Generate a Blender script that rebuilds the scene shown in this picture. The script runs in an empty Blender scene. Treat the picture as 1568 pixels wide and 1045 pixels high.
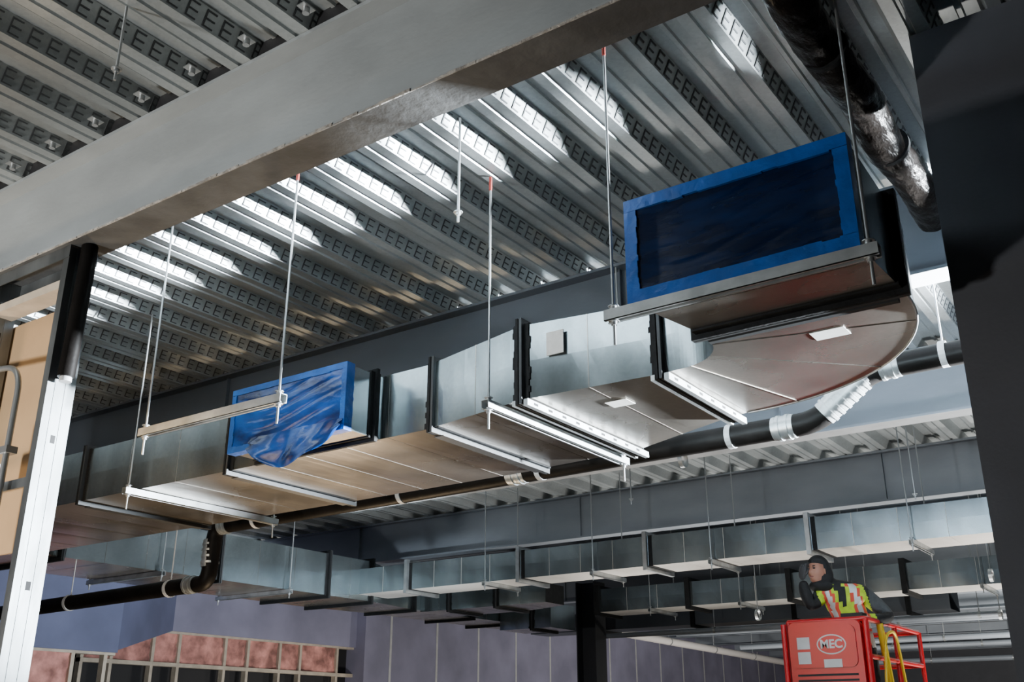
import bpy, bmesh, math, random
from mathutils import Vector, Matrix
random.seed(4)
H=1.6
DECK=4.15
scn=bpy.context.scene
# ------------------------------------------------------------------ materials
def mat(name, col, rough=.5, metal=0., noise=0., nscale=4., bump=0., bscale=30., spangle=0., stretch=(1,1,1), coat=0., col2=None, rvar=0., spec=.5, ior=1.5):
    m=bpy.data.materials.new(name); m.use_nodes=True
    nt=m.node_tree; b=nt.nodes['Principled BSDF']
    b.inputs['Base Color'].default_value=(*col,1); b.inputs['Roughness'].default_value=rough
    b.inputs['Metallic'].default_value=metal; b.inputs['Specular IOR Level'].default_value=spec; b.inputs['IOR'].default_value=ior
    if coat: b.inputs['Coat Weight'].default_value=coat; b.inputs['Coat Roughness'].default_value=.15
    tc=nt.nodes.new('ShaderNodeTexCoord'); mp=nt.nodes.new('ShaderNodeMapping'); mp.inputs['Scale'].default_value=stretch
    nt.links.new(tc.outputs['Object'],mp.inputs['Vector'])
    if noise>0 or col2:
        n=nt.nodes.new('ShaderNodeTexNoise'); n.inputs['Scale'].default_value=nscale; n.inputs['Detail'].default_value=6
        nt.links.new(mp.outputs[0],n.inputs['Vector'])
        r=nt.nodes.new('ShaderNodeValToRGB'); r.color_ramp.elements[0].position=.35; r.color_ramp.elements[1].position=.68
        c2=col2 or tuple(c*(1-noise) for c in col)
        c1=col if col2 else tuple(min(1,c*(1+noise*.5)) for c in col)
        r.color_ramp.elements[0].color=(*c2,1); r.color_ramp.elements[1].color=(*c1,1)
        nt.links.new(n.outputs['Fac'],r.inputs['Fac']); out=r.outputs['Color']
        if spangle:
            v=nt.nodes.new('ShaderNodeTexVoronoi'); v.inputs['Scale'].default_value=70
            nt.links.new(tc.outputs['Object'],v.inputs['Vector'])
            mx=nt.nodes.new('ShaderNodeMix'); mx.data_type='RGBA'; mx.blend_type='OVERLAY'; mx.inputs['Factor'].default_value=spangle
            bw=nt.nodes.new('ShaderNodeRGBToBW'); nt.links.new(v.outputs['Color'],bw.inputs[0])
            nt.links.new(out,mx.inputs['A']); nt.links.new(bw.outputs[0],mx.inputs['B']); out=mx.outputs['Result']
        nt.links.new(out,b.inputs['Base Color'])
        if rvar:
            mr=nt.nodes.new('ShaderNodeMapRange'); mr.inputs['To Min'].default_value=rough-rvar; mr.inputs['To Max'].default_value=rough+rvar
            nt.links.new(n.outputs['Fac'],mr.inputs['Value']); nt.links.new(mr.outputs[0],b.inputs['Roughness'])
    if bump>0:
        n2=nt.nodes.new('ShaderNodeTexNoise'); n2.inputs['Scale'].default_value=bscale; n2.inputs['Detail'].default_value=4
        nt.links.new(mp.outputs[0],n2.inputs['Vector'])
        bp=nt.nodes.new('ShaderNodeBump'); bp.inputs['Strength'].default_value=bump; bp.inputs['Distance'].default_value=.02
        nt.links.new(n2.outputs['Fac'],bp.inputs['Height']); nt.links.new(bp.outputs[0],b.inputs['Normal'])
    return m
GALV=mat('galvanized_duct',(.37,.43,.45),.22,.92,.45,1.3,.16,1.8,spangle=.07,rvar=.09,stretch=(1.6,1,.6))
GALVB=mat('galvanized_bottom_warm_bounce',(.40,.37,.335),.27,.93,.30,1.4,.20,2.0,spangle=.06,rvar=.09)  # duct metal tinted warm: floor bounce on undersides put into the colour
GALVW=mat('galvanized_bottom_lit',(.62,.60,.56),.5,.35,.22,1.2,.10,1.8,spangle=.06,rvar=.1)  # paler copy for rear duct bottoms, their lit look is in the colour
GALVL=mat('galvanized_bright',(.50,.53,.54),.38,.8,.25,9,.0)
STUD=mat('steel_stud_zinc',(.22,.24,.25),.36,.75,.5,5,.05,8,stretch=(1,1,.4),rvar=.1)
DECKM=mat('deck_galvanized',(.42,.455,.465),.38,.6,.35,1.6,.05,20,spangle=.08,rvar=.08,stretch=(1,.25,1))
DECKE=mat('deck_emboss_shade',(.07,.075,.08),.5,.3)  # darker than the deck: shading of the raised marks put into the colour
SEAL=mat('duct_sealant_black',(.010,.011,.012),.7,0,.3,20,.2,60,spec=.2)
BEAML=mat('beam_paint_light',(.33,.36,.375),.5,.1,.25,2.0,.1,25,rvar=.1,stretch=(.5,1,1))
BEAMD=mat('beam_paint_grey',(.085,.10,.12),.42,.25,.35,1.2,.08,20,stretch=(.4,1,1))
BEAMM=mat('beam_paint_lit',(.27,.305,.35),.45,.15,.35,1.2,.08,20,stretch=(.4,1,1))  # lighter copy of the beam grey, lamp light on faces painted in
BEAMU=mat('beam_underside_shade',(.08,.082,.083),.65,.1,.4,5,.2,25)  # dark copy of the beam paint, shade under the flange painted in
DRIP=mat('fireproof_overspray',(.38,.36,.33),.8,0,.4,25,.5,60)
BLACKP=mat('pipe_black',(.007,.006,.0055),.5,0,.4,6,.12,25,ior=1.18)
FLEX=mat('black_foil_wrap',(.010,.008,.007),.30,0,.4,8,.45,34,stretch=(1,.5,1),ior=1.16)
ROD=mat('threaded_rod_zinc',(.42,.44,.45),.4,.8)
RED=mat('red_tag',(.30,.04,.03),.6)
BLUEF=mat('blue_film',(.0008,.012,.055),.16,0,.6,5,.08,7,stretch=(1,1,4),col2=(.0004,.005,.024),spec=.45)
BLUET=mat('blue_tape',(.0015,.075,.33),.38,0,.25,12,.25,22,spec=.4)
BLUEL=mat('blue_film_light',(.0015,.08,.40),.20,0,.5,4,.2,9,coat=.2,stretch=(1,1,2),col2=(.0006,.012,.075))
LABEL=mat('label_paper',(.62,.62,.60),.6,0,.08,40)
WALLG=mat('wall_paint_dark_grey',(.08,.085,.10),.6,0,.12,3,.05,60)
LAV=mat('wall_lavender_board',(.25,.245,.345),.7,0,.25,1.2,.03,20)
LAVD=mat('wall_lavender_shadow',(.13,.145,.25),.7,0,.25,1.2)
PINK=mat('pink_insulation',(.62,.28,.24),.95,0,.6,5,.6,18)
WOOD=mat('wood_framing',(.52,.45,.36),.7,0,.2,8)
BOARD=mat('sheathing_board',(.50,.33,.18),.75,0,.12,3,.05,30)
CONC=mat('floor_concrete',(.25,.22,.185),.6,0,.25,1.2,.08,30)
DARK=mat('dark_void',(.012,.012,.014),.7)
BRWN=mat('far_panel_brown',(.35,.17,.08),.7,0,.2,3)
WHT=mat('white_parts_and_lit_flange',(.52,.53,.54),.5,.1,.1,10)
REDP=mat('lift_red_paint',(.48,.004,.010),.35,0,.12,5,coat=.3)
YEL=mat('lift_yellow',(.70,.48,.02),.4)
RUB=mat('rubber_black',(.02,.02,.02),.8)
# ------------------------------------------------------------------ mesh builder
class MB:
    def __init__(s): s.v=[]; s.f=[]; s.m=[]; s.sm=[]
    def add(s,vs,fs,mi=0,smooth=False):
        o=len(s.v); s.v+= [tuple(v) for v in vs]
        for f in fs: s.f.append(tuple(i+o for i in f)); s.m.append(mi); s.sm.append(smooth)
    def box(s,x0,x1,y0,y1,z0,z1,mi=0):
        x0,x1=min(x0,x1),max(x0,x1); y0,y1=min(y0,y1),max(y0,y1); z0,z1=min(z0,z1),max(z0,z1)
        s.add([(x0,y0,z0),(x1,y0,z0),(x1,y1,z0),(x0,y1,z0),(x0,y0,z1),(x1,y0,z1),(x1,y1,z1),(x0,y1,z1)],
          [(0,3,2,1),(4,5,6,7),(0,1,5,4),(1,2,6,5),(2,3,7,6),(3,0,4,7)],mi)
    def obox(s,c,ax,ay,az,mi=0):
        c=Vector(c);ax=Vector(ax);ay=Vector(ay);az=Vector(az)
        P=[c+ax*i+ay*j+az*k for k in(-1,1) for j in(-1,1) for i in(-1,1)]
        s.add(P,[(0,2,3,1),(4,5,7,6),(0,1,5,4),(1,3,7,5),(3,2,6,7),(2,0,4,6)],mi)
    def tube(s,pts,r,seg=12,mi=0,caps=True,rf=None):
        pts=[Vector(p) for p in pts]; n=len(pts)
        T=[]
        for i in range(n):
            a=pts[max(0,i-1)]; b=pts[min(n-1,i+1)]; T.append((b-a).normalized())
        up=Vector((0,0,1)) if abs(T[0].z)<.9 else Vector((1,0,0))
        N=(up-T[0]*up.dot(T[0])).normalized(); vs=[]
        for i in range(n):
            N=(N-T[i]*N.dot(T[i])).normalized(); B=T[i].cross(N)
            for k in range(seg):
                a=2*math.pi*k/seg; rr=r if rf is None else rf(i,k,r)
                vs.append(pts[i]+(N*math.cos(a)+B*math.sin(a))*rr)
        fs=[]
        for i in range(n-1):
            for k in range(seg):
                k2=(k+1)%seg; fs.append((i*seg+k,i*seg+k2,(i+1)*seg+k2,(i+1)*seg+k))
        s.add(vs,fs,mi,True)
        if caps:
            s.add([vs[k] for k in range(seg)],[tuple(reversed(range(seg)))],mi)
            s.add([vs[(n-1)*seg+k] for k in range(seg)],[tuple(range(seg))],mi)
    def ringX(s,x,w,y0,y1,z0,z1,out,mi=0):
        s.box(x-w,x+w,y0-out,y1+out,z0-out,z0-.0005,mi); s.box(x-w,x+w,y0-out,y1+out,z1+.0005,z1+out,mi)
        s.box(x-w,x+w,y0-out,y0-.0005,z0-.0005,z1+.0005,mi); s.box(x-w,x+w,y1+.0005,y1+out,z0-.0005,z1+.0005,mi)
    def ringY(s,y,w,x0,x1,z0,z1,out,mi=0):
        s.box(x0-out,x1+out,y-w,y+w,z0-out,z0-.0005,mi); s.box(x0-out,x1+out,y-w,y+w,z1+.0005,z1+out,mi)
        s.box(x0-out,x0-.0005,y-w,y+w,z0-.0005,z1+.0005,mi); s.box(x1+.0005,x1+out,y-w,y+w,z0-.0005,z1+.0005,mi)
    def loft(s,secs,mi=(0,0,0,0),caps=(True,True),smooth=False):
        for i in range(len(secs)-1):
            a,b=secs[i],secs[i+1]
            for k in range(4):
                k2=(k+1)%4
                s.add([a[k],a[k2],b[k2],b[k]],[(0,1,2,3)],mi[k],smooth)
        if caps[0]: s.add(secs[0],[(3,2,1,0)],mi[1])
        if caps[1]: s.add(secs[-1],[(0,1,2,3)],mi[1])
    def ball(s,c,rx,ry,rz,mi=0,nu=16,nv=10,M=None,fn=None):
        vs=[];fs=[]
        for j in range(nv+1):
            th=math.pi*j/nv
            for i in range(nu):
                ph=2*math.pi*i/nu
                p=Vector((math.sin(th)*math.cos(ph),math.sin(th)*math.sin(ph),math.cos(th)))
                q=Vector((p.x*rx,p.y*ry,p.z*rz))
                if fn: q=fn(p,q)
                if M: q=M@q
                vs.append(Vector(c)+q)
        for j in range(nv):
            for i in range(nu):
                i2=(i+1)%nu; fs.append((j*nu+i,(j+1)*nu+i,(j+1)*nu+i2,j*nu+i2))
        s.add(vs,fs,mi,True)
    def build(s,name,mats,parent=None,fix=False,bevel=0):
        me=bpy.data.meshes.new(name); me.from_pydata(s.v,[],s.f)
        for m in mats: me.materials.append(m)
        me.polygons.foreach_set('material_index',s.m); me.polygons.foreach_set('use_smooth',s.sm)
        me.update()
        ob=bpy.data.objects.new(name,me); scn.collection.objects.link(ob)
        if parent: ob.parent=parent
        return ob
def fillet(pts,rad,n=6):
    pts=[Vector(p) for p in pts]; out=[pts[0]]
    for i in range(1,len(pts)-1):
        a,b,c=pts[i-1],pts[i],pts[i+1]; u=(a-b).normalized(); v=(c-b).normalized()
        d=min(rad,(a-b).length*.48,(c-b).length*.48); p0=b+u*d; p1=b+v*d
        for k in range(n+1):
            t=k/n; out.append(p0*(1-t)**2+b*2*t*(1-t)+p1*t*t)
    out.append(pts[-1]); return out
# ------------------------------------------------------------------ shell
m=MB(); m.box(-18,9,-7,33,-.15,0); m.build('floor',[CONC])
m=MB(); p=.33; prof=[(0,0),(.048,0),(.054,.010),(.066,.010),(.072,0),(.12,0),(.155,.08),(.213,.08),(.219,.070),(.237,.070),(.243,.08),(.295,.08)]
X0=-18.15; pts=[]
for k in range(73):
    for (a,b) in prof: pts.append((X0+k*p+a,DECK+b))
vs=[];fs=[]
for (x,z) in pts: vs.append((x,-7,z)); vs.append((x,33,z))
for i in range(len(pts)-1): fs.append((2*i,2*i+1,2*i+3,2*i+2))
m.add(vs,fs,0)
nx=Vector((.08,0,-.035)).normalized()
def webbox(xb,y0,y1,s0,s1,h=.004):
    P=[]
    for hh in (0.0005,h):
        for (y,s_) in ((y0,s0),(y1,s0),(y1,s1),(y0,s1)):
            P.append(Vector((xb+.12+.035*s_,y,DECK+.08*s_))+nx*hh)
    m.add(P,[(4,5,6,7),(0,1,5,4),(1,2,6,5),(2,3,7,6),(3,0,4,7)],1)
for k in range(73):
    xb=X0+k*p
    m.add([(xb+.12,2.37,DECK),(xb+.33,2.37,DECK),(xb+.295,2.37,DECK+.08),(xb+.155,2.37,DECK+.08)],[(0,1,2,3)],2)  # dark plates added in the flutes to stop lamp light over the beam
    m.add([(xb+.12,2.24,DECK),(xb+.33,2.24,DECK),(xb+.295,2.24,DECK+.08),(xb+.155,2.24,DECK+.08)],[(0,1,2,3)],2)
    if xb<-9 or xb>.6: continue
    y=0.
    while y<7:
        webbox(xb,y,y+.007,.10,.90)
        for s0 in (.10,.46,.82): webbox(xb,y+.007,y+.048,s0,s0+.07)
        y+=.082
m.box(-18,5.9,-7,33,DECK+.1,DECK+.2,0)
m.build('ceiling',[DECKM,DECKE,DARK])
def beam(yc,x0,x1,mats,overspray=False,depth=.5,fw=.085):
    m=MB(); zt=DECK-.001; zb=DECK-depth
    m.box(x0,x1,yc-fw,yc+fw,zt-.018,zt,0); m.box(x0,x1,yc-.006,yc+.006,zb+.018,zt-.018,0)
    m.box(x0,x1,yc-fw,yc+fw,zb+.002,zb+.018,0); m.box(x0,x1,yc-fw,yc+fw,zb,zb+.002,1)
    x=x0+1.2
    while x<x1 and not overspray:
        m.box(x,x+.008,yc-.035,yc-.006,zb+.018,zt-.018,0); x+=3.425
    if overspray:
        x=x0
        while x<x1:
            L=random.uniform(.03,.11); t=random.uniform(.001,.005)
            m.box(x,x+L,yc-fw-t,yc-fw+.001,zb-.001,zb+.005+random.uniform(0,.008),2); x+=L
    return m.build('steel_beam',mats)
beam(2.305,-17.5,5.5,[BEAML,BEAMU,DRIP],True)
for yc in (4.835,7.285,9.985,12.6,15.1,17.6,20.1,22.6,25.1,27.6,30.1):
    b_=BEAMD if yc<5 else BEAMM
    beam(yc,-17.5,5.5,[b_,WHT if yc<8 else b_,DRIP])  # white undersides on the nearer beams: light on the flanges painted in
m=MB(); m.box(-.62,5.5,3.6,3.75,0,DECK); m.build('wall_right',[WALLG])
m=MB(); m.box(-18,6,32,32.2,0,DECK); m.box(-18,6,31.9,32,0,2.1,1)
x=-11
while x<5: m.box(x,x+.08,31.86,31.9,0,2.1,2); x+=1.4
m.build('wall_back',[WALLG,BRWN,WOOD])
m=MB()
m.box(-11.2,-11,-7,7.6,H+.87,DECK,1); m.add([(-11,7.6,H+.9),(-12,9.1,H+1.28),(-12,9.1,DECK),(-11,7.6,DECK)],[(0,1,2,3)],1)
m.box(-12.2,-12,9.1,12.7,H+1.28,DECK,0); m.box(-12.2,-11.8,12.7,32,0,DECK,0)
y=13.3
while y<31: m.box(-11.81,-11.795,y,y+.05,0,DECK-.4,2); y+=1.22
m.box(-12.25,-12.2,-7,32,0,DECK,3)
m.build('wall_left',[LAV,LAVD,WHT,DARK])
m=MB()
for (x,y0,y1,zt) in ((-11.1,-2,7.6,H+.87),(-12.1,7.8,12.7,H+1.28)):
    y=y0; j=0
    while y<y1: m.box(x-.04,x+.05,y,y+.045,0,zt,0); y+=(.42,.62,.42,.8)[j%4]; j+=1
    m.box(x-.05,x+.06,y0,y1,zt-.46,zt-.41,0); m.box(x-.05,x+.06,y0,y1,zt-.03,zt,0); m.box(x-.05,x+.06,y0,y1,.7,.78,0)
frm=m.build('wall_stud_framing',[WOOD])
m=MB()
for (x,y0,y1,zt) in ((-11.1,-2,7.6,H+.87),(-12.1,7.8,12.7,H+1.28)):
    y=y0; j=0
    while y<y1-.8:
        Wd=(.42,.62,.42,.8)[j%4]-.045; j+=1
        N=8; vs=[];fs=[]
        for a in range(N+1):
            for b in range(N+1):
                vs.append((x+.01+.035*math.sin(math.pi*a/N)+random.uniform(-.015,.015),y+.045+Wd*a/N,zt-.41+.38*b/N))
        for a in range(N):
            for b in range(N):
                q=a*(N+1)+b; fs.append((q,q+N+1,q+N+2,q+1))
        m.add(vs,fs,0,True)
        y+=Wd+.045
m.build('insulation_batt',[PINK],frm)
m=MB()
m.box(-8.0,-7.98,13.05,13.35,0,DECK-.5); m.box(-7.7,-7.68,13.05,13.35,0,DECK-.5); m.box(-7.98,-7.7,13.19,13.21,0,DECK-.5); m.box(-8.1,-7.58,12.9,13.5,0,.03)
m.build('steel_column',[mat('column_dark',(.03,.032,.038),.6)])
# ------------------------------------------------------------------ ducts
def secX(x,y0,y1,z0,z1): return [(x,y0,z0),(x,y1,z0),(x,y1,z1),(x,y0,z1)]
def secY(y,x0,x1,z0,z1): return [(x0,y,z0),(x1,y,z0),(x1,y,z1),(x0,y,z1)]
def lerp(a,b,t): return a+(b-a)*t
def run(m,A,B,sec,ring,beads=.3,dz=.0022):
    n=max(1,int(round(abs(B[0]-A[0])/beads))); NS=4
    for k in range(n):
        for j in range(NS):
            S=[]
            for e in (0,1):
                t=(k+(j+e)/NS)/n; q=[lerp(A[i],B[i],t) for i in range(5)]
                bl=.0035*math.sin(math.pi*(j+e)/NS)
                c=sec(q[0],q[1],q[2],q[3],q[4]); c=[Vector(v) for v in c]
                ring8=[]
                for h in range(4):
                    a=c[h];b=c[(h+1)%4]; mid=(a+b)/2; cen=sum(c,Vector())/4; d=(mid-cen).normalized()
                    ring8+= [a,mid+d*bl]
                S.append(ring8)
            for h in range(8):
                h2=(h+1)%8
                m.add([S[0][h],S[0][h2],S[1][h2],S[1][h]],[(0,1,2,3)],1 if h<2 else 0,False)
    for k in range(1,n):
        t=k/n; q=[lerp(A[i],B[i],t) for i in range(5)]
        ring(q[0],.002,q[1],q[2],q[3],q[4],dz,1)
def runX(m,A,B,beads=.3,dz=.0012): run(m,A,B,secX,m.ringX,beads,dz)
def runY(m,A,B,beads=.3,dz=.0012): run(m,A,B,secY,m.ringY,beads,dz)
def flangeX(m,x,y0,y1,z0,z1,bright=False,out=.028):
    m.ringX(x-.010,.007,y0,y1,z0,z1,out,2); m.ringX(x+.010,.007,y0,y1,z0,z1,out,5)
    m.ringX(x,.040,y0,y1,z0,z1,.0045,2)
    for k in range(12):
        xx=x+random.choice((-1,1))*.040; m.box(xx-random.uniform(.002,.010),xx+random.uniform(.002,.010),y0-.004,y0,lerp(z0,z1,k/12),lerp(z0,z1,(k+1)/12),2)
    if bright:
        m.box(x-.04,x-.022,y0-.02,y1+.05,z0-.03,z0-.006,3); m.box(x+.022,x+.045,y0-.02,y1+.05,z0-.036,z0-.006,3)
        y=y0+.03
        while y<y1: m.box(x+.0451,x+.0455,y,y+.035,z0-.026,z0-.014,2); y+=.12
    else:
        m.box(x-.03,x+.03,y0+.05,y1-.05,z0-out-.004,z0-out,5)
def flangeY(m,y,x0,x1,z0,z1,out=.028):
    m.ringY(y-.010,.007,x0,x1,z0,z1,out,2); m.ringY(y+.010,.007,x0,x1,z0,z1,out,5); m.ringY(y,.04,x0,x1,z0,z1,.0045,2)
zb=H+1.4; zt=H+1.74
FLG=mat('flange_steel_dark',(.05,.053,.056),.5,.6)
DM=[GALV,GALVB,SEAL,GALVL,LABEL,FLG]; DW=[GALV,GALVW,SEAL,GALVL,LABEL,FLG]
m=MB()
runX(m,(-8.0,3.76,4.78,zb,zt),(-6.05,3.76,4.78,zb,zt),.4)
runX(m,(-6.05,3.76,4.78,zb,zt),(-4.62,3.76,4.78,zb,zt),.47)
runX(m,(-4.62,3.76,4.78,zb,zt),(-3.1,3.75,4.76,zb,zt),.3)
runX(m,(-3.1,3.74,4.74,zb,zt),(-2.48,3.62,4.70,zb,zt+.02),.31)
runX(m,(-2.48,3.62,4.70,zb,zt+.02),(-1.80,3.66,4.40,zb,zt-.01),.34)
runX(m,(-1.80,3.66,4.40,zb,zt-.01),(-1.72,3.65,4.39,zb,zt-.01))
for (x,y0,y1,b,o) in ((-6.05,3.76,4.78,False,zt),(-4.62,3.76,4.78,False,zt),(-3.1,3.745,4.75,False,zt),(-2.48,3.62,4.70,True,zt+.02),(-1.80,3.66,4.40,True,zt-.01)):
    flangeX(m,x,y0,y1,zb,o,b)
cx,cy=-1.72,3.40; secs=[]
for k in range(25):
    t=math.radians(90*k/24); d=(math.sin(t),math.cos(t))
    secs.append([(cx+d[0]*.25,cy+d[1]*.25,zb),(cx+d[0]*.99,cy+d[1]*.99,zb),(cx+d[0]*.99,cy+d[1]*.99,zt-.01),(cx+d[0]*.25,cy+d[1]*.25,zt-.01)])
m.loft(secs,(1,0,0,0),(False,False))
pth=[(cx+math.sin(math.radians(90*k/24))*.993,cy+math.cos(math.radians(90*k/24))*.993,zb) for k in range(25)]
m.tube(pth,.005,6,3)
for k in (1,3,5):
    t=math.radians(15*k); d=Vector((math.sin(t),math.cos(t),0)); q=Vector((d.y,-d.x,0))
    m.obox(Vector((cx,cy,zb-.001))+d*.62,d*.37,q*.0025,Vector((0,0,.001)),1)
runY(m,(3.40,-1.47,-.73,zb,zt-.01),(3.30,-1.47,-.73,zb,zt-.01))
m.loft([secY(3.30,-1.47,-.73,zb,zt-.01),secY(2.95,-1.535,-.745,zb,H+1.79)],(1,0,0,0),(False,False))
flangeY(m,3.33,-1.47,-.73,zb,zt); m.ringY(3.31,.035,-1.47,-.73,zb,zt+.0,.008,2)
m.box(-1.45,-.75,3.36,3.385,zb-.03,zb-.006,5)
m.loft([secY(3.76,-4.30,-3.46,zb,zt-.002),secY(3.52,-4.30,-3.46,zb,zt-.002)],(1,0,0,0),(False,False))
m.ringY(3.70,.035,-4.30,-3.46,zb,zt,.008,2); m.ringY(3.70,.010,-4.30,-3.46,zb,zt,.025,2)
cx,cy=-8.0,5.0; secs=[]
for k in range(17):
    t=math.radians(90*k/16); d=(-math.sin(t),-math.cos(t)); zz=lerp(zt,H+1.85,k/16)
    secs.append([(cx+d[0]*1.24,cy+d[1]*1.24,zb),(cx+d[0]*.22,cy+d[1]*.22,zb),(cx+d[0]*.22,cy+d[1]*.22,zz),(cx+d[0]*1.24,cy+d[1]*1.24,zz)])
m.loft(secs,(1,0,0,0),(False,False))
m.box(-2.34,-2.25,3.612,3.618,H+1.58,H+1.69,4)
m.box(-2.19,-2.08,3.86,3.95,zb-.006,zb-.004,4); m.box(-1.13,-1.0,3.56,3.65,zb-.003,zb-.001,4)
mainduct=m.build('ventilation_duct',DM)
m=MB(); xi,xo=-8.22,-9.24
runY(m,(5.0,xo,xi,zb,H+1.85),(6.7,xo,xi,zb,H+1.85),.42); runY(m,(6.7,xo,xi,zb,H+1.85),(8.2,xo,xi,zb,H+1.85),.5)
runY(m,(8.2,xo,xi,zb,H+1.85),(8.9,xo,xi,zb,H+1.85)); runY(m,(8.9,xo,xi,zb,H+1.85),(9.8,-9.1,-8.35,zb,H+1.75))
runY(m,(9.8,-9.1,-8.35,zb,H+1.75),(11.0,-9.1,-8.35,zb,H+1.75)); runY(m,(11.0,-9.1,-8.35,zb,H+1.75),(12.9,-9.0,-8.3,zb,H+1.7))
for y in (5.0,6.7,8.2,8.9): flangeY(m,y,xo,xi,zb,H+1.85,.035)
for y in (9.8,11.0,11.9): flangeY(m,y,-9.1,-8.33,zb,H+1.75,.035)
m.add(secY(12.9,-9.0,-8.3,zb,H+1.7),[(0,1,2,3)],0)
runX(m,(-8.35,9.95,10.6,zb-.02,H+1.7),(-7.2,9.95,10.6,zb-.02,H+1.7)); flangeX(m,-7.2,9.95,10.6,zb-.02,H+1.7); flangeX(m,-7.9,9.95,10.6,zb-.02,H+1.7)
runX(m,(-7.2,9.95,10.6,zb-.02,H+1.7),(-6.6,10.1,10.5,zb,H+1.62)); m.add(secX(-6.6,10.1,10.5,zb,H+1.62),[(0,1,2,3)],2)
runX(m,(-8.32,11.6,12.2,zb-.12,H+1.6),(-7.5,11.6,12.2,zb-.12,H+1.6)); flangeX(m,-7.8,11.6,12.2,zb-.12,H+1.6); m.add(secX(-7.5,11.6,12.2,zb-.12,H+1.6),[(0,1,2,3)],0)
m.build('ventilation_duct',DM)
m=MB(); z0=H+1.46; z1=H+1.74
xs=[-8.22,-7.5,-6.0,-4.54,-2.96,-1.44,.1,1.6,3.1]
for a,b in zip(xs[:-1],xs[1:]): runX(m,(a,8.7,9.2,z0,z1),(b,8.7,9.2,z0,z1),.4)
for x in xs[1:-1]:
    m.ringX(x,.02,8.7,9.2,z0,z1,.04,3); m.ringX(x+.045,.02,8.7,9.2,z0,z1,.004,2)
m.build('ventilation_duct',DW)
m=MB()
xs=[-6.9,-5.6,-4.3,-3.0,-1.5,0,1.5,3]
for a,b in zip(xs[:-1],xs[1:]): runX(m,(a,11.8,12.35,z0-.01,z1),(b,11.8,12.35,z0-.01,z1),.4)
for x in xs[:-1]: m.ringX(x,.03,11.8,12.35,z0,z1,.05,2)
m.add(secX(-6.9,11.8,12.35,z0,z1),[(0,1,2,3)],2)
m.build('ventilation_duct',DW)
m=MB()
runX(m,(-9.3,13.8,14.3,z0-.03,z1-.05),(-3.0,13.8,14.3,z0-.03,z1-.05),.6)
for x in (-8,-6.5,-5,-3.5): m.ringX(x,.03,13.8,14.3,z0-.03,z1-.05,.04,2)
m.build('ventilation_duct',[BEAMD,BEAMD,SEAL])
# ------------------------------------------------------------------ blue covers
def cover(name,x0,x1,z0,z1,y,filmmat,dz,frame,amp,drape=False):
    m=MB(); NX,NZ=90,44; vs=[];fs=[]
    for i in range(NX+1):
        for j in range(NZ+1):
            a=i/NX;b=j/NZ
            e=min(1,min(a,1-a)*7)*min(1,min(b,1-b)*5)
            c=max(0,math.sin(30*(b-.30*a)+2.5*math.sin(5*a)))**5*max(0,math.sin(math.pi*a*1.1-.4))
            c2=max(0,math.sin(38*(b+.2*a)+2*math.sin(7*a)))**8*max(0,math.sin(3.1*a+.8))
            w=amp*(c+.5*c2+.4*math.sin(5*b+3*a))*e
            vs.append((lerp(x0,x1,a),y+dz*e+w,lerp(z0,z1,b)))
    for i in range(NX):
        for j in range(NZ):
            q=i*(NZ+1)+j; fs.append((q,q+NZ+1,q+NZ+2,q+1))
    m.add(vs,fs,0,True)
    t=frame; o=.008
    def strip(xa,xb,za,zc):
        n=14; horiz=abs(xb-xa)>abs(zc-za)
        for k in range(n):
            j1=random.uniform(-.003,.003)
            if horiz: m.box(lerp(xa,xb,k/n),lerp(xa,xb,(k+1)/n),y-.006,y+.05+j1,za+ (j1 if za>z0 else 0),zc+(j1 if zc<z1 else 0),1)
            else: m.box(xa+(j1 if xa>x0 else 0),xb+(j1 if xb<x1 else 0),y-.006,y+.05+j1,lerp(za,zc,k/n),lerp(za,zc,(k+1)/n),1)
    strip(x0-o,x1+o,z0-o,z0+t); strip(x0-o,x1+o,z1-t,z1+o); strip(x0-o,x0+t,z0+t,z1-t); strip(x1-t,x1+o,z0+t,z1-t)
    if drape:
        vs=[];fs=[];NX,NZ=60,14
        for i in range(NX+1):
            a=i/NX; L=.05+.16*max(0,math.sin(math.pi*(a*.9+.08)))**2+.02*math.sin(9*a)
            for j in range(NZ+1):
                b=j/NZ
                vs.append((lerp(x0+.18,x1,a)+.02*math.sin(11*b+6*a)*b,y-.012-.02*b*(1+math.sin(13*a))-.004*math.sin(24*a+4*b),z0+.05-L*b))
        for i in range(NX):
            for j in range(NZ):
                q=i*(NZ+1)+j; fs.append((q,q+NZ+1,q+NZ+2,q+1))
        m.add(vs,fs,0,True)
    return m.build(name,[filmmat,BLUET],mainduct)
cover('plastic_film_cover',-1.54,-.745,zb,H+1.79,2.92,BLUEF,.010,.04,.0018)
cover('plastic_film_cover',-4.30,-3.46,zb-.0,zt,3.49,BLUEL,.0,.025,.0045,True)
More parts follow.
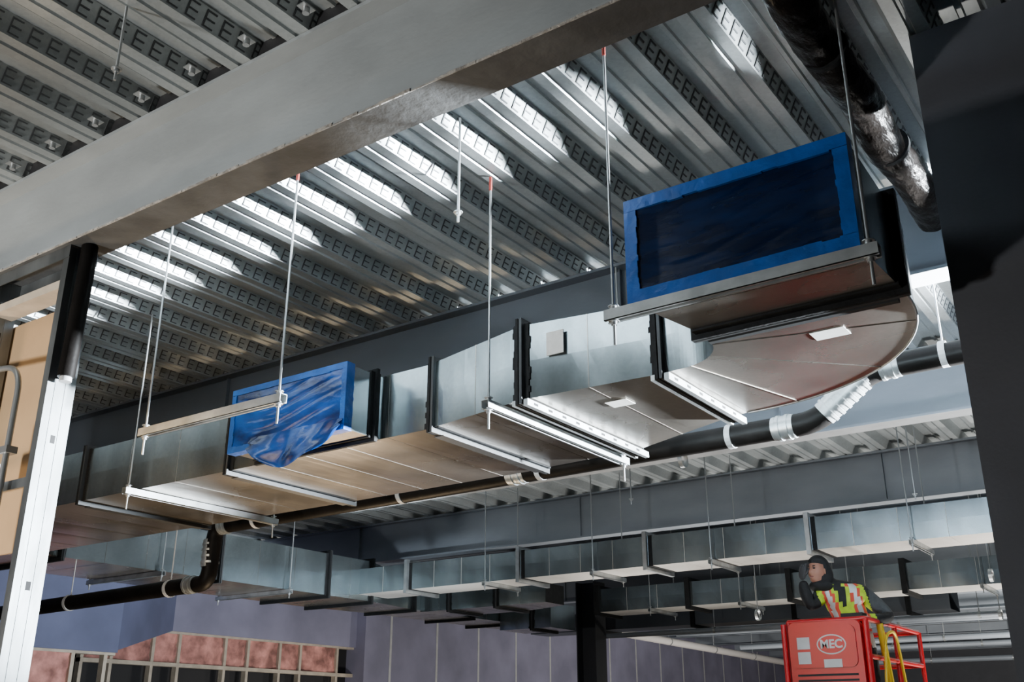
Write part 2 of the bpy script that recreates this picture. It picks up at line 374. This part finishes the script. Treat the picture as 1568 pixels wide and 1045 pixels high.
# ------------------------------------------------------------------ hangers
def channel(m,axis,a0,a1,c,z,mi=0):
    w=.0205; t=.003
    def bx(b0,b1,z0,z1):
        if axis=='X': m.box(a0,a1,c+b0,c+b1,z0,z1,mi)
        else: m.box(c+b0,c+b1,a0,a1,z0,z1,mi)
    bx(-w,w,z-t,z); bx(-w,-w+t,z-.041,z-t); bx(w-t,w,z-.041,z-t); bx(-w,-w+.011,z-.041,z-.038); bx(w-.011,w,z-.041,z-.038)
def rod(m,x,y,z0,z1=DECK-.001,r=.0055,red=False):
    m.tube([(x,y,z0),(x,y,z1)],r,8,1)
    if red: m.tube([(x,y,DECK-.08),(x,y,DECK-.005)],r*1.4,8,2)
def nut(m,x,y,z): m.tube([(x,y,z-.006),(x,y,z+.006)],.012,6,1); m.tube([(x,y,z+.006),(x,y,z+.009)],.02,10,1)
def trapeze(axis,a0,a1,c,z,tail=.09,ins=.03,red=(False,False)):
    m=MB(); channel(m,axis,a0,a1,c,z)
    for a,rd in zip((a0+ins,a1-ins),red):
        x,y=(a,c) if axis=='X' else (c,a)
        rod(m,x,y,z-.041-tail,red=rd); nut(m,x,y,z-.05); nut(m,x,y,z+.008)
    return m.build('trapeze_hanger',[GALVL,ROD,RED])
trapeze('X',-1.64,-.685,2.925,zb-.01,red=(True,False))
trapeze('X',-4.27,-3.27,2.92,H+1.39,red=(False,True))
trapeze('Y',3.66,4.90,-5.45,zb-.005)
trapeze('Y',3.50,4.80,-2.60,zb-.008,red=(True,False))
for x in (-6.4,-5.1,-3.86,-2.1,-.6): trapeze('Y',8.62,9.28,x,z0-.005,.05)
for x in (-6.1,-4.9,-3.6,-2.2): trapeze('Y',11.7,12.45,x,z0-.015,.05)
for y in (6.0,7.6): trapeze('X',-9.32,-8.14,y,zb-.005,.05)
for (x,y,za) in ((-2.41,3.04,2.03),(-2.98,1.73,2.22),(-1.92,8.2,1.68),(-4.3,8.0,1.9)):
    m=MB(); rod(m,x,y,H+za); nut(m,x,y,H+za+.04); m.build('threaded_rod',[GALVL,ROD,RED])
m=MB()
for k in range(14):
    x=-5.4+.33*k
    m.tube([(x,2.12,DECK-.001),(x,2.12,DECK-.03)],.014,8,1); m.box(x-.02,x+.02,2.09,2.15,DECK-.006,DECK-.001,1)
m.build('deck_anchor_bolts',[GALVL,ROD])
# ------------------------------------------------------------------ pipes
def clevis(m,x,y,z,r,top,mi=3,axis='X'):
    n=20; rr=r+.004; pts=[]
    for k in range(n+1):
        a=2*math.pi*k/n
        pts.append((x,y+math.cos(a)*rr,z+math.sin(a)*rr) if axis=='X' else (x+math.cos(a)*rr,y,z+math.sin(a)*rr))
    for k in range(n):
        a=Vector(pts[k]); b=Vector(pts[k+1]); c=(a+b)/2; d=(b-a)/2; ax=Vector((1,0,0)) if axis=='X' else Vector((0,1,0))
        m.obox(c,d*1.1,ax*.016,d.normalized().cross(ax)*.0025,mi)
    m.tube([(x,y,z+r),(x,y,top-.002)],.005,8,mi)
def band(m,a,b,r,mi=1):
    a=Vector(a);b=Vector(b); d=(b-a); n=max(3,int(d.length/.022))
    for k in range(n):
        p=a+d*((k+.5)/n); m.tube([p-d*.35/n,p+d*.35/n],r+.004+.005*(k%2),20,mi)
    m.tube([a,b],r+.003,20,mi)
m=MB(); r=.062
z1p=H+1.77; z2=H+1.53; z3=H+1.07; y=5.2
P=[(3,y,z1p+.05),(-1.35,y,z1p),(-1.66,y,z2+.01),(-6.47,y,z2-.03),(-6.50,y,z3),(-11.0,y,z3-.08)]
m.tube(fillet(P,.10),r,20,0)
band(m,(-1.38,y,z1p-.02),(-1.62,y,z2+.045),r+.002); band(m,(-1.20,y,z1p+.003),(-1.30,y,z1p),r); band(m,(-1.78,y,z2+.008),(-1.90,y,z2+.007),r)
band(m,(-3.53,y,z2-.005),(-3.66,y,z2-.006),r); band(m,(-6.50,y,z2-.13),(-6.50,y,z3+.12),r); band(m,(-6.31,y,z2-.03),(-6.40,y,z2-.03),r); band(m,(-6.63,y,z3),(-6.74,y,z3),r)
for (x,zc) in ((-.98,z1p+.01),(-2.15,z2+.007),(-3.42,z2-.002),(-4.55,z2-.012),(-6.0,z2-.024),(-6.95,z3-.01),(-8.3,z3-.03)):
    clevis(m,x,y,zc,r,DECK)
m.build('drain_pipe',[BLACKP,GALVL,GALVL,WHT])
m=MB(); n=130
pts=[(-.83+.01*math.sin(i*.13),lerp(2.42,4.72,i/n),H+2.30+.008*math.sin(i*.21)) for i in range(n+1)]
def rf(i,k,r): return r*(1+.02*math.sin(i*.9+k*.5)+.018*math.sin(i*.37+k*1.3)+random.uniform(-.010,.010))
m.tube(pts,.080,36,0,True,rf)
for yy in (3.15,3.95): m.tube([(-.83,yy-.012,H+2.30),(-.83,yy+.012,H+2.30)],.086,24,1); m.tube([(-.83,yy,H+2.3),(-.83,yy,DECK-.002)],.005,8,1)
m.build('insulated_pipe',[FLEX,SEAL])
m=MB()
m.tube([(-9,15.8,H+1.62),(-9,24,H+1.5)],.07,14,0)
for yy in (16,18,20,22,24): clevis(m,-9,yy,H+1.62-.12*(yy-15.8)/8.2,.07,DECK,1,'Y')
m.build('sprinkler_pipe',[mat('pipe_beige',(.45,.43,.42),.5),GALVL])
for (yy,zz,rr) in ((13.4,1.30,.035),(16.3,1.55,.045),(19,1.5,.05),(22,1.6,.05),(25,1.5,.06)):
    m=MB(); m.tube([(-8,yy,H+zz),(4.5,yy,H+zz)],rr,12,0)
    for x in (-6,-4.3,-2.6,-.8,1): clevis(m,x,yy,H+zz,rr,DECK,1)
    m.build('sprinkler_pipe',[BEAMM,GALVL])
for (x,yy,zz) in ((-1.9,10.6,1.38),(-1.55,10.7,1.32),(-1.25,10.8,1.34),(-1.05,10.5,1.22),(-4.4,11.0,1.2),(-2.1,14.5,1.3),(-3.3,7.0,1.95),(-.95,6.1,2.18),(-2.3,13.0,1.25),(-1.7,13.1,1.2),(-4.9,14.8,1.35),(-1.3,14.7,1.1),(-5.6,15,1.3)):
    m=MB(); clevis(m,x,yy,H+zz,.055,DECK,0); m.build('pipe_hanger',[GALVL])
# ------------------------------------------------------------------ near-left stud wall
m=MB()
def stud(m,x,y0,y1,z0,z1,mi=0):
    m.box(x,x+.0016*2,y0,y1,z0,z1,mi); m.box(x-.04,x,y0,y0+.002,z0,z1,mi); m.box(x-.04,x,y1-.002,y1,z0,z1,mi)
    m.box(x+.0032,x+.005,(y0+y1)/2+.018,(y0+y1)/2+.03,z0,z1,mi); m.box(x+.0032,x+.005,(y0+y1)/2-.03,(y0+y1)/2-.018,z0,z1,mi)
    z=z0+.3
    while z<z1-.2:
        m.box(x+.0033,x+.0045,(y0+y1)/2-.010,(y0+y1)/2+.010,z,z+.035,1); z+=.61
for x in (-4.0,-4.62,-5.2,-5.8,-6.4): stud(m,x,2.245,2.375,0.001,H+2.048)
m.box(-7,-3.99,2.24,2.245,H+1.99,H+2.049); m.box(-7,-3.99,2.375,2.38,H+1.99,H+2.049); m.box(-7,-3.99,2.24,2.38,0.001,.02)
m.box(-7,-4.02,2.246,2.256,H+.95,H+.99); m.box(-6.9,-4.05,2.26,2.36,H+1.86,H+1.9,2)
m.box(-6.6,-4.06,2.385,2.40,H+.72,H+1.84,3)
stw=m.build('steel_stud_wall',[STUD,DARK,WOOD,BOARD])
m=MB(); m.tube([(-3.935,2.30,H+2.045),(-3.935,2.30,H+1.9),(-3.94,2.29,H+1.42)],.036,20,0); m.tube([(-3.94,2.29,H+1.425),(-3.94,2.29,H+1.40)],.026,16,1)
m.build('pipe_sleeve',[BLACKP,WHT],stw)
m=MB(); m.tube(fillet([(-4.16,2.21,0.02),(-4.16,2.21,H+1.50),(-5.6,2.21,H+1.62)],.14,8),.013,12,0)
for z in (H+.6,H+1.1): m.box(-4.19,-4.13,2.19,2.24,z,z+.03,0)
m.build('electrical_conduit',[ROD])
m=MB(); m.tube([(-4.3,2.20,0.02),(-4.3,2.20,H+1.2)],.011,12,0); m.box(-4.36,-4.24,2.17,2.235,H+.95,H+1.07,0); m.build('electrical_conduit',[ROD])
# ------------------------------------------------------------------ scissor lift
LX0,LX1,LY0,LY1=-3.04,-2.42,8.22,9.75; LF=1.40; LT=H+.82
m=MB()
m.box(LX0,LX1,LY0,LY1,LF-.08,LF,0)
for x in (LX0,LX1-.02): m.box(x,x+.02,LY0,LY1,LF,LF+.15,0)
m.box(LX0,LX1,LY1-.02,LY1,LF,LF+.15,0)
rr=.02
for (x,y) in ((LX0,LY0),(LX1,LY0),(LX0,LY1),(LX1,LY1),(LX0,(LY0+LY1)/2),(LX1,(LY0+LY1)/2)): m.tube([(x,y,LF-.05),(x,y,LT)],rr,12,0)
for z in (LT,LT-.28,LT-.55):
    m.tube(fillet([(LX0,LY0,z),(LX1,LY0,z),(LX1,LY1,z),(LX0,LY1,z),(LX0,LY0+.01,z)],.05),rr,12,0)
def rbox(m,x0,x1,y0,y1,z0,z1,c,mi):
    pts=[]
    for (cx_,cz_,a0) in ((x1-c,z1-c,0),(x0+c,z1-c,90),(x0+c,z0+c,180),(x1-c,z0+c,270)):
        for k in range(6):
            a=math.radians(a0+18*k); pts.append((cx_+c*math.cos(a),cz_+c*math.sin(a)))
    n=len(pts); vs=[(p_[0],y0,p_[1]) for p_ in pts]+[(p_[0],y1,p_[1]) for p_ in pts]
    m.add(vs,[tuple(range(n)),tuple(reversed(range(n,2*n)))]+[(i,i+n,(i+1)%n+n,(i+1)%n) for i in range(n)],mi)
rbox(m,LX0+.03,LX1-.02,LY0-.10,LY0-.02,LF+.12,LT-.015,.05,0)
rbox(m,LX0+.07,LX1-.06,LY0-.115,LY0-.10,LT-.36,LT-.05,.05,0)
for zz in (LT-.42,LT-.46): m.box(LX0+.08,LX1-.07,LY0-.106,LY0-.10,zz,zz+.015,1)
m.tube([(LX0-.02,LY0-.06,LF),(LX0-.02,LY0-.06,LT-.02)],.022,12,0); m.tube([(LX1+.01,LY0-.06,LF),(LX1+.01,LY0-.06,LT-.02)],.022,12,0)
m.box(LX0+.10,LX0+.2,LY0-.118,LY0-.1155,LT-.22,LT-.13,2); m.box(LX0+.10,LX0+.2,LY0-.118,LY0-.1155,LT-.33,LT-.24,2)
m.box(LX0+.30,LX0+.44,LY0-.118,LY0-.1155,LT-.36,LT-.30,2)
cxo,czo=LX0+.37,LT-.19; n=32
for (a,b,yy,mi) in ((.115,.075,LY0-.1165,2),(.105,.065,LY0-.1175,0)):
    m.add([(cxo+a*math.cos(2*math.pi*k/n),yy,czo+b*math.sin(2*math.pi*k/n)) for k in range(n)],[tuple(range(n))],mi)
for bx_ in (LX0+.05,LX1-.05): m.ball((bx_,LY0-.1,LF+.2),.012,.01,.012,3,8,6)
m.tube([(LX1+.02,LY0+.55,LF-.05),(LX1+.0,LY0+.35,LT+.02)],.028,12,4); m.tube(fillet([(LX1+.03,LY0+.2,LT-.6),(LX1+.05,LY0+.3,LT-.1),(LX1+.05,LY0+.6,LT-.05),(LX1+.04,LY0+.8,LT-.6)],.12),.012,10,4)
m.box(LX1-.2,LX1-.03,LY0+.03,LY0+.15,LT-.06,LT+.05,3)
m.box(LX0+.03,LX1-.03,LY0-.05,LY1+.05,.18,.5,0)
for x in (LX0-.02,LX1-.10):
    for y in (LY0+.15,LY1-.15): m.tube([(x,y,.17),(x+.12,y,.17)],.17,24,3)
for x in (LX0+.08,LX1-.08):
    for zz in (.5,.775,1.05):
        z2_=zz+.27; m.tube([(x,LY0+.1,zz),(x,LY1-.1,z2_)],.03,8,0); m.tube([(x+.05 if x<-2.7 else x-.05,LY1-.1,zz),(x+.05 if x<-2.7 else x-.05,LY0+.1,z2_)],.03,8,0)
lift=m.build('scissor_lift',[REDP,DARK,WHT,RUB,YEL])
tcu=bpy.data.curves.new('lift_lettering','FONT'); tcu.body='MEC'; tcu.size=.088; tcu.align_x='CENTER'; tcu.align_y='CENTER'; tcu.extrude=.001; tcu.offset=.003
to=bpy.data.objects.new('lift_lettering',tcu); scn.collection.objects.link(to); to.location=(cxo,LY0-.119,czo); to.rotation_euler=(math.pi/2,0,0); tcu.materials.append(WHT); to.parent=lift
# ------------------------------------------------------------------ worker
def skin(verts,edges,radii,sub=2):
    me=bpy.data.meshes.new('t'); me.from_pydata([tuple(v) for v in verts],edges,[]); o=bpy.data.objects.new('t',me); scn.collection.objects.link(o)
    md=o.modifiers.new('s','SKIN'); md.use_smooth_shade=True
    for i,r in enumerate(radii):
        sv=me.skin_vertices[0].data[i]; sv.radius=(r if isinstance(r,tuple) else (r,r)); sv.use_root=(i==0)
    ss=o.modifiers.new('u','SUBSURF'); ss.levels=sub; ss.render_levels=sub
    dg=bpy.context.evaluated_depsgraph_get(); dg.update(); e=o.evaluated_get(dg); em=e.to_mesh()
    V=[v.co.copy() for v in em.vertices]; F=[tuple(p_.vertices) for p_ in em.polygons]; e.to_mesh_clear()
    bpy.data.objects.remove(o); bpy.data.meshes.remove(me); return V,F
VEST=mat('hi_vis_vest',(.45,.66,.02),.75,0,.2,20,.3,18); ORG=mat('vest_red_stripe',(.60,.06,.03),.7); SIL=mat('vest_reflective',(.55,.57,.55),.4,.3)
JKT=mat('jacket_black',(.014,.015,.017),.85,0,.3,15,.5,18); GLV=mat('glove_grey',(.05,.05,.054),.8); SKN=mat('skin',(.36,.17,.115),.5); GRY=mat('sleeve_grey',(.06,.065,.07),.85,0,.3,15,.5,18)
WX,WY=-2.70,8.62
rh=Vector((.949,.315,0)); ch=Vector((.315,-.949,0))
def L(a,c,z): return Vector((WX,WY,0))+rh*a+ch*c+Vector((0,0,z+H))
body=[L(.05,-.02,.70),L(.05,0,.82),L(.03,.02,.95),L(-.01,.04,1.05),L(-.08,.07,1.13),L(-.13,.09,1.175),
 L(-.15,.08,1.07),L(-.26,.15,.95),L(-.30,.17,1.09),L(-.305,.17,1.17),
 L(.16,.03,1.05),L(.27,.0,.95),L(.35,.02,.86),L(.23,.16,.84),L(.14,.22,.85),
 L(-.05,-.04,.62),L(-.08,.06,.25),L(-.08,-.02,-.10),L(-.08,.10,-.14),
 L(.14,-.04,.62),L(.15,.06,.25),L(.14,-.02,-.10),L(.14,.10,-.14)]
ed=[(0,1),(1,2),(2,3),(3,4),(4,5),(3,6),(6,7),(7,8),(8,9),(3,10),(10,11),(11,12),(12,13),(13,14),(0,15),(15,16),(16,17),(17,18),(0,19),(19,20),(20,21),(21,22)]
ra=[(.15,.12),(.15,.12),(.165,.125),(.15,.11),.065,.052,.078,.058,.050,.036,.080,.066,.058,.046,.034,.095,.065,.05,.045,.095,.065,.05,.045]
V,F=skin(body,ed,ra,3)
m=MB(); m.v=[tuple(v) for v in V]
for f in F:
    c=sum((V[i] for i in f),Vector())/len(f); q=c-Vector((WX,WY,H)); a=q.dot(rh); cc=q.dot(ch); z=q.z
    mi=1
    s_=a+.28*(z-.9)-.03
    if z<.62: mi=1
    elif -.19<s_<.19 and z<1.13 and z>.64:
        mi=0
        if abs(abs(s_)-.105)<.020: mi=3
        elif abs(abs(s_)-.105)<.042: mi=2
        if abs(z-.80)<.018: mi=3
        elif abs(z-.80)<.036: mi=2
        if abs(s_)<.035-.3*max(0,1.02-z) : mi=1
    elif a>.2: mi=5 if z>.9 else 1
    m.f.append(f); m.m.append(mi); m.sm.append(True)
hc=L(-.175,.125,1.235); fw=(rh*-.62+ch*.72+Vector((0,0,.10))).normalized(); lf=Vector((0,0,1)).cross(fw).normalized(); upv=fw.cross(lf).normalized()
M=Matrix((fw,lf,upv)).transposed()
def face(p_,q):
    if p_.x>.3:
        if abs(p_.y)<.16 and -.35<p_.z<.12: q.x+=.022*(1-abs(p_.y)/.16)*(1 if p_.z<-.05 else .5)
        if p_.z<-.6: q.x+=.008
        if .0<p_.z<.2 and .15<abs(p_.y)<.55: q.x-=.006
    if p_.z<-.3: q.y*=.88
    return q
m.ball(hc,.092,.074,.115,4,32,22,M,face)
for sgn in (-1,1):
    m.ball(hc+M@Vector((.080,sgn*.028,.012)),.009,.012,.007,6,10,6,M); m.ball(hc+M@Vector((0,sgn*.074,-.005)),.018,.008,.028,4,10,6,M)
    m.ball(hc+M@Vector((.084,sgn*.028,.030)),.006,.017,.004,1,8,5,M)
m.ball(hc+M@Vector((.083,0,-.055)),.008,.024,.006,7,10,6,M)
def capf(p_,q):
    if p_.x>.15 and p_.z<.42: q*=.80
    return q
m.ball(hc+M@Vector((-.004,0,.016)),.108,.090,.122,1,28,18,M,capf)
m.ball(hc+M@Vector((-.045,0,-.03)),.085,.095,.115,1,20,14,M)
m.ball(hc+M@Vector((-.03,0,-.115)),.095,.10,.05,1,20,10,M)
def hand(w,d,n,mi,curl=1.0,flip=1):
    d=d.normalized(); n=(n-d*n.dot(d)).normalized(); s_=d.cross(n)*flip
    Mh=Matrix((d,s_,n)).transposed()
    m.ball(w+d*.045,.055,.042,.018,mi,16,10,Mh)
    for k,(o,Lg) in enumerate(((-.030,.07),(-.010,.08),(.010,.076),(.030,.06))):
        b=w+d*.08+s_*o; p1=b+d*Lg*.45+n*Lg*.10*curl; p2=p1+(d*(.35-.2*curl)+n*.30*curl)*Lg; p3=p2+(d*(.2-.35*curl)+n*.25*curl)*Lg
        v,f=skin([w+d*.05+s_*o*.8,b,p1,p2,p3],[(0,1),(1,2),(2,3),(3,4)],[.0095,.0095,.009,.0085,.0075],1); m.add(v,f,mi,True)
    b=w+d*.02-s_*.035; v,f=skin([w+d*.02-s_*.015,b+d*.02-s_*.012,b+d*.05-s_*.018+n*.015,b+d*.068-s_*.008+n*.03],[(0,1),(1,2),(2,3)],[.012,.011,.0095,.008],1); m.add(v,f,mi,True)
hand(L(-.305,.17,1.175),Vector((0,0,1))+rh*.1,rh*.6+ch*-.6,8,1.0)
hand(L(.15,.215,.85),rh*-.8+ch*.5+Vector((0,0,-.05)),Vector((0,0,-1)),8,.8)
m.build('worker',[VEST,JKT,ORG,SIL,SKN,GRY,DARK,mat('lips',(.26,.09,.08),.5),GLV])
# ------------------------------------------------------------------ lights
def unseen_light(pos,tgt,watt,col,size=.35,spread=180,name='unseen_light'):  # tripod stands are made up; most of these unseen lamps are added fill
    pos=Vector(pos); d=(Vector(tgt)-pos).normalized(); up=Vector((0,0,1)); s_=d.cross(up).normalized(); u=s_.cross(d)
    m=MB(); m.obox(pos-d*.07,s_*(size/2+.02),u*(size/2+.02),d*.03,0)
    m.obox(pos-d*.036,s_*(size/2),u*(size/2),d*.002,1)
    b=pos-d*.1
    m.tube([b,(b.x,b.y,.35)],.015,8,0)
    for a in (0,2.09,4.19): m.tube([(b.x,b.y,.4),(b.x+.35*math.cos(a),b.y+.35*math.sin(a),.01)],.012,8,0)
    o=m.build(name,[YEL,WHT])
    l=bpy.data.lights.new(name+'_lamp','AREA'); l.shape='SQUARE'; l.size=size; l.energy=watt; l.color=col; l.spread=math.radians(spread)
    lo=bpy.data.objects.new(name+'_lamp',l); scn.collection.objects.link(lo); lo.location=pos; lo.rotation_euler=d.to_track_quat('-Z','Y').to_euler(); lo.parent=o
cool=(.86,.94,1.0); warm=(1,.74,.46); neut=(1,.95,.88)
unseen_light((3.0,8.0,2.4),(-3.0,3.2,4.5),1500,cool,.3,40)
unseen_light((-4.6,-1.6,1.0),(-4.0,2.2,3.8),110,(1,.98,.94),.35,120)
unseen_light((.3,5.4,.8),(-.7,7.1,3.8),42,cool,.35,80)
unseen_light((-6.2,6.2,.5),(-5.6,4.2,3.0),60,warm,.35,120)  # added warm fill for the left duct undersides
unseen_light((-5.6,.9,.8),(-4.8,2.4,2.7),20,warm,.35,100)  # added warm fill on the stud wall and board
unseen_light((-1.6,9.9,.4),(-1.6,9.5,3.0),80,neut,.35,120)  # added to brighten the background duct undersides
unseen_light((-5.0,10.2,.4),(-5.0,9.8,3.0),70,neut,.35,120)  # second added fill under the background ducts
unseen_light((-2.0,13.0,.4),(-2.0,12.6,3.0),90,neut,.35,120)  # added fill below the farther duct row
unseen_light((-5.4,7.0,.8),(-8.4,7.2,3.3),120,cool,.35,90)  # added cool fill on the side of the cross duct
unseen_light((-9.6,11.5,.8),(-12,11.5,2.6),45,neut)
unseen_light((-6.0,17,.8),(-10,19,3.0),180,neut)
unseen_light((-1.0,15.5,.8),(-1.5,19,4.0),600,neut,.35,140)  # added to lift the far deck and beams out of black
w=bpy.data.worlds.new('World'); scn.world=w; w.use_nodes=True; w.node_tree.nodes['Background'].inputs[0].default_value=(.58,.65,.74,1); w.node_tree.nodes['Background'].inputs[1].default_value=.045
# ------------------------------------------------------------------ camera
cam=bpy.data.cameras.new('camera'); co=bpy.data.objects.new('camera',cam); scn.collection.objects.link(co)
yaw=math.radians(35); P_=math.radians(21)
Fv=Vector((-math.sin(yaw)*math.cos(P_),math.cos(yaw)*math.cos(P_),math.sin(P_))); R=Vector((math.cos(yaw),math.sin(yaw),0)); U=R.cross(Fv)
Mx=Matrix((R,U,-Fv)).transposed().to_4x4(); Mx.translation=Vector((0,0,H)); co.matrix_world=Mx
cam.sensor_width=36; cam.lens=36*1560/1568; cam.clip_end=200
scn.camera=co
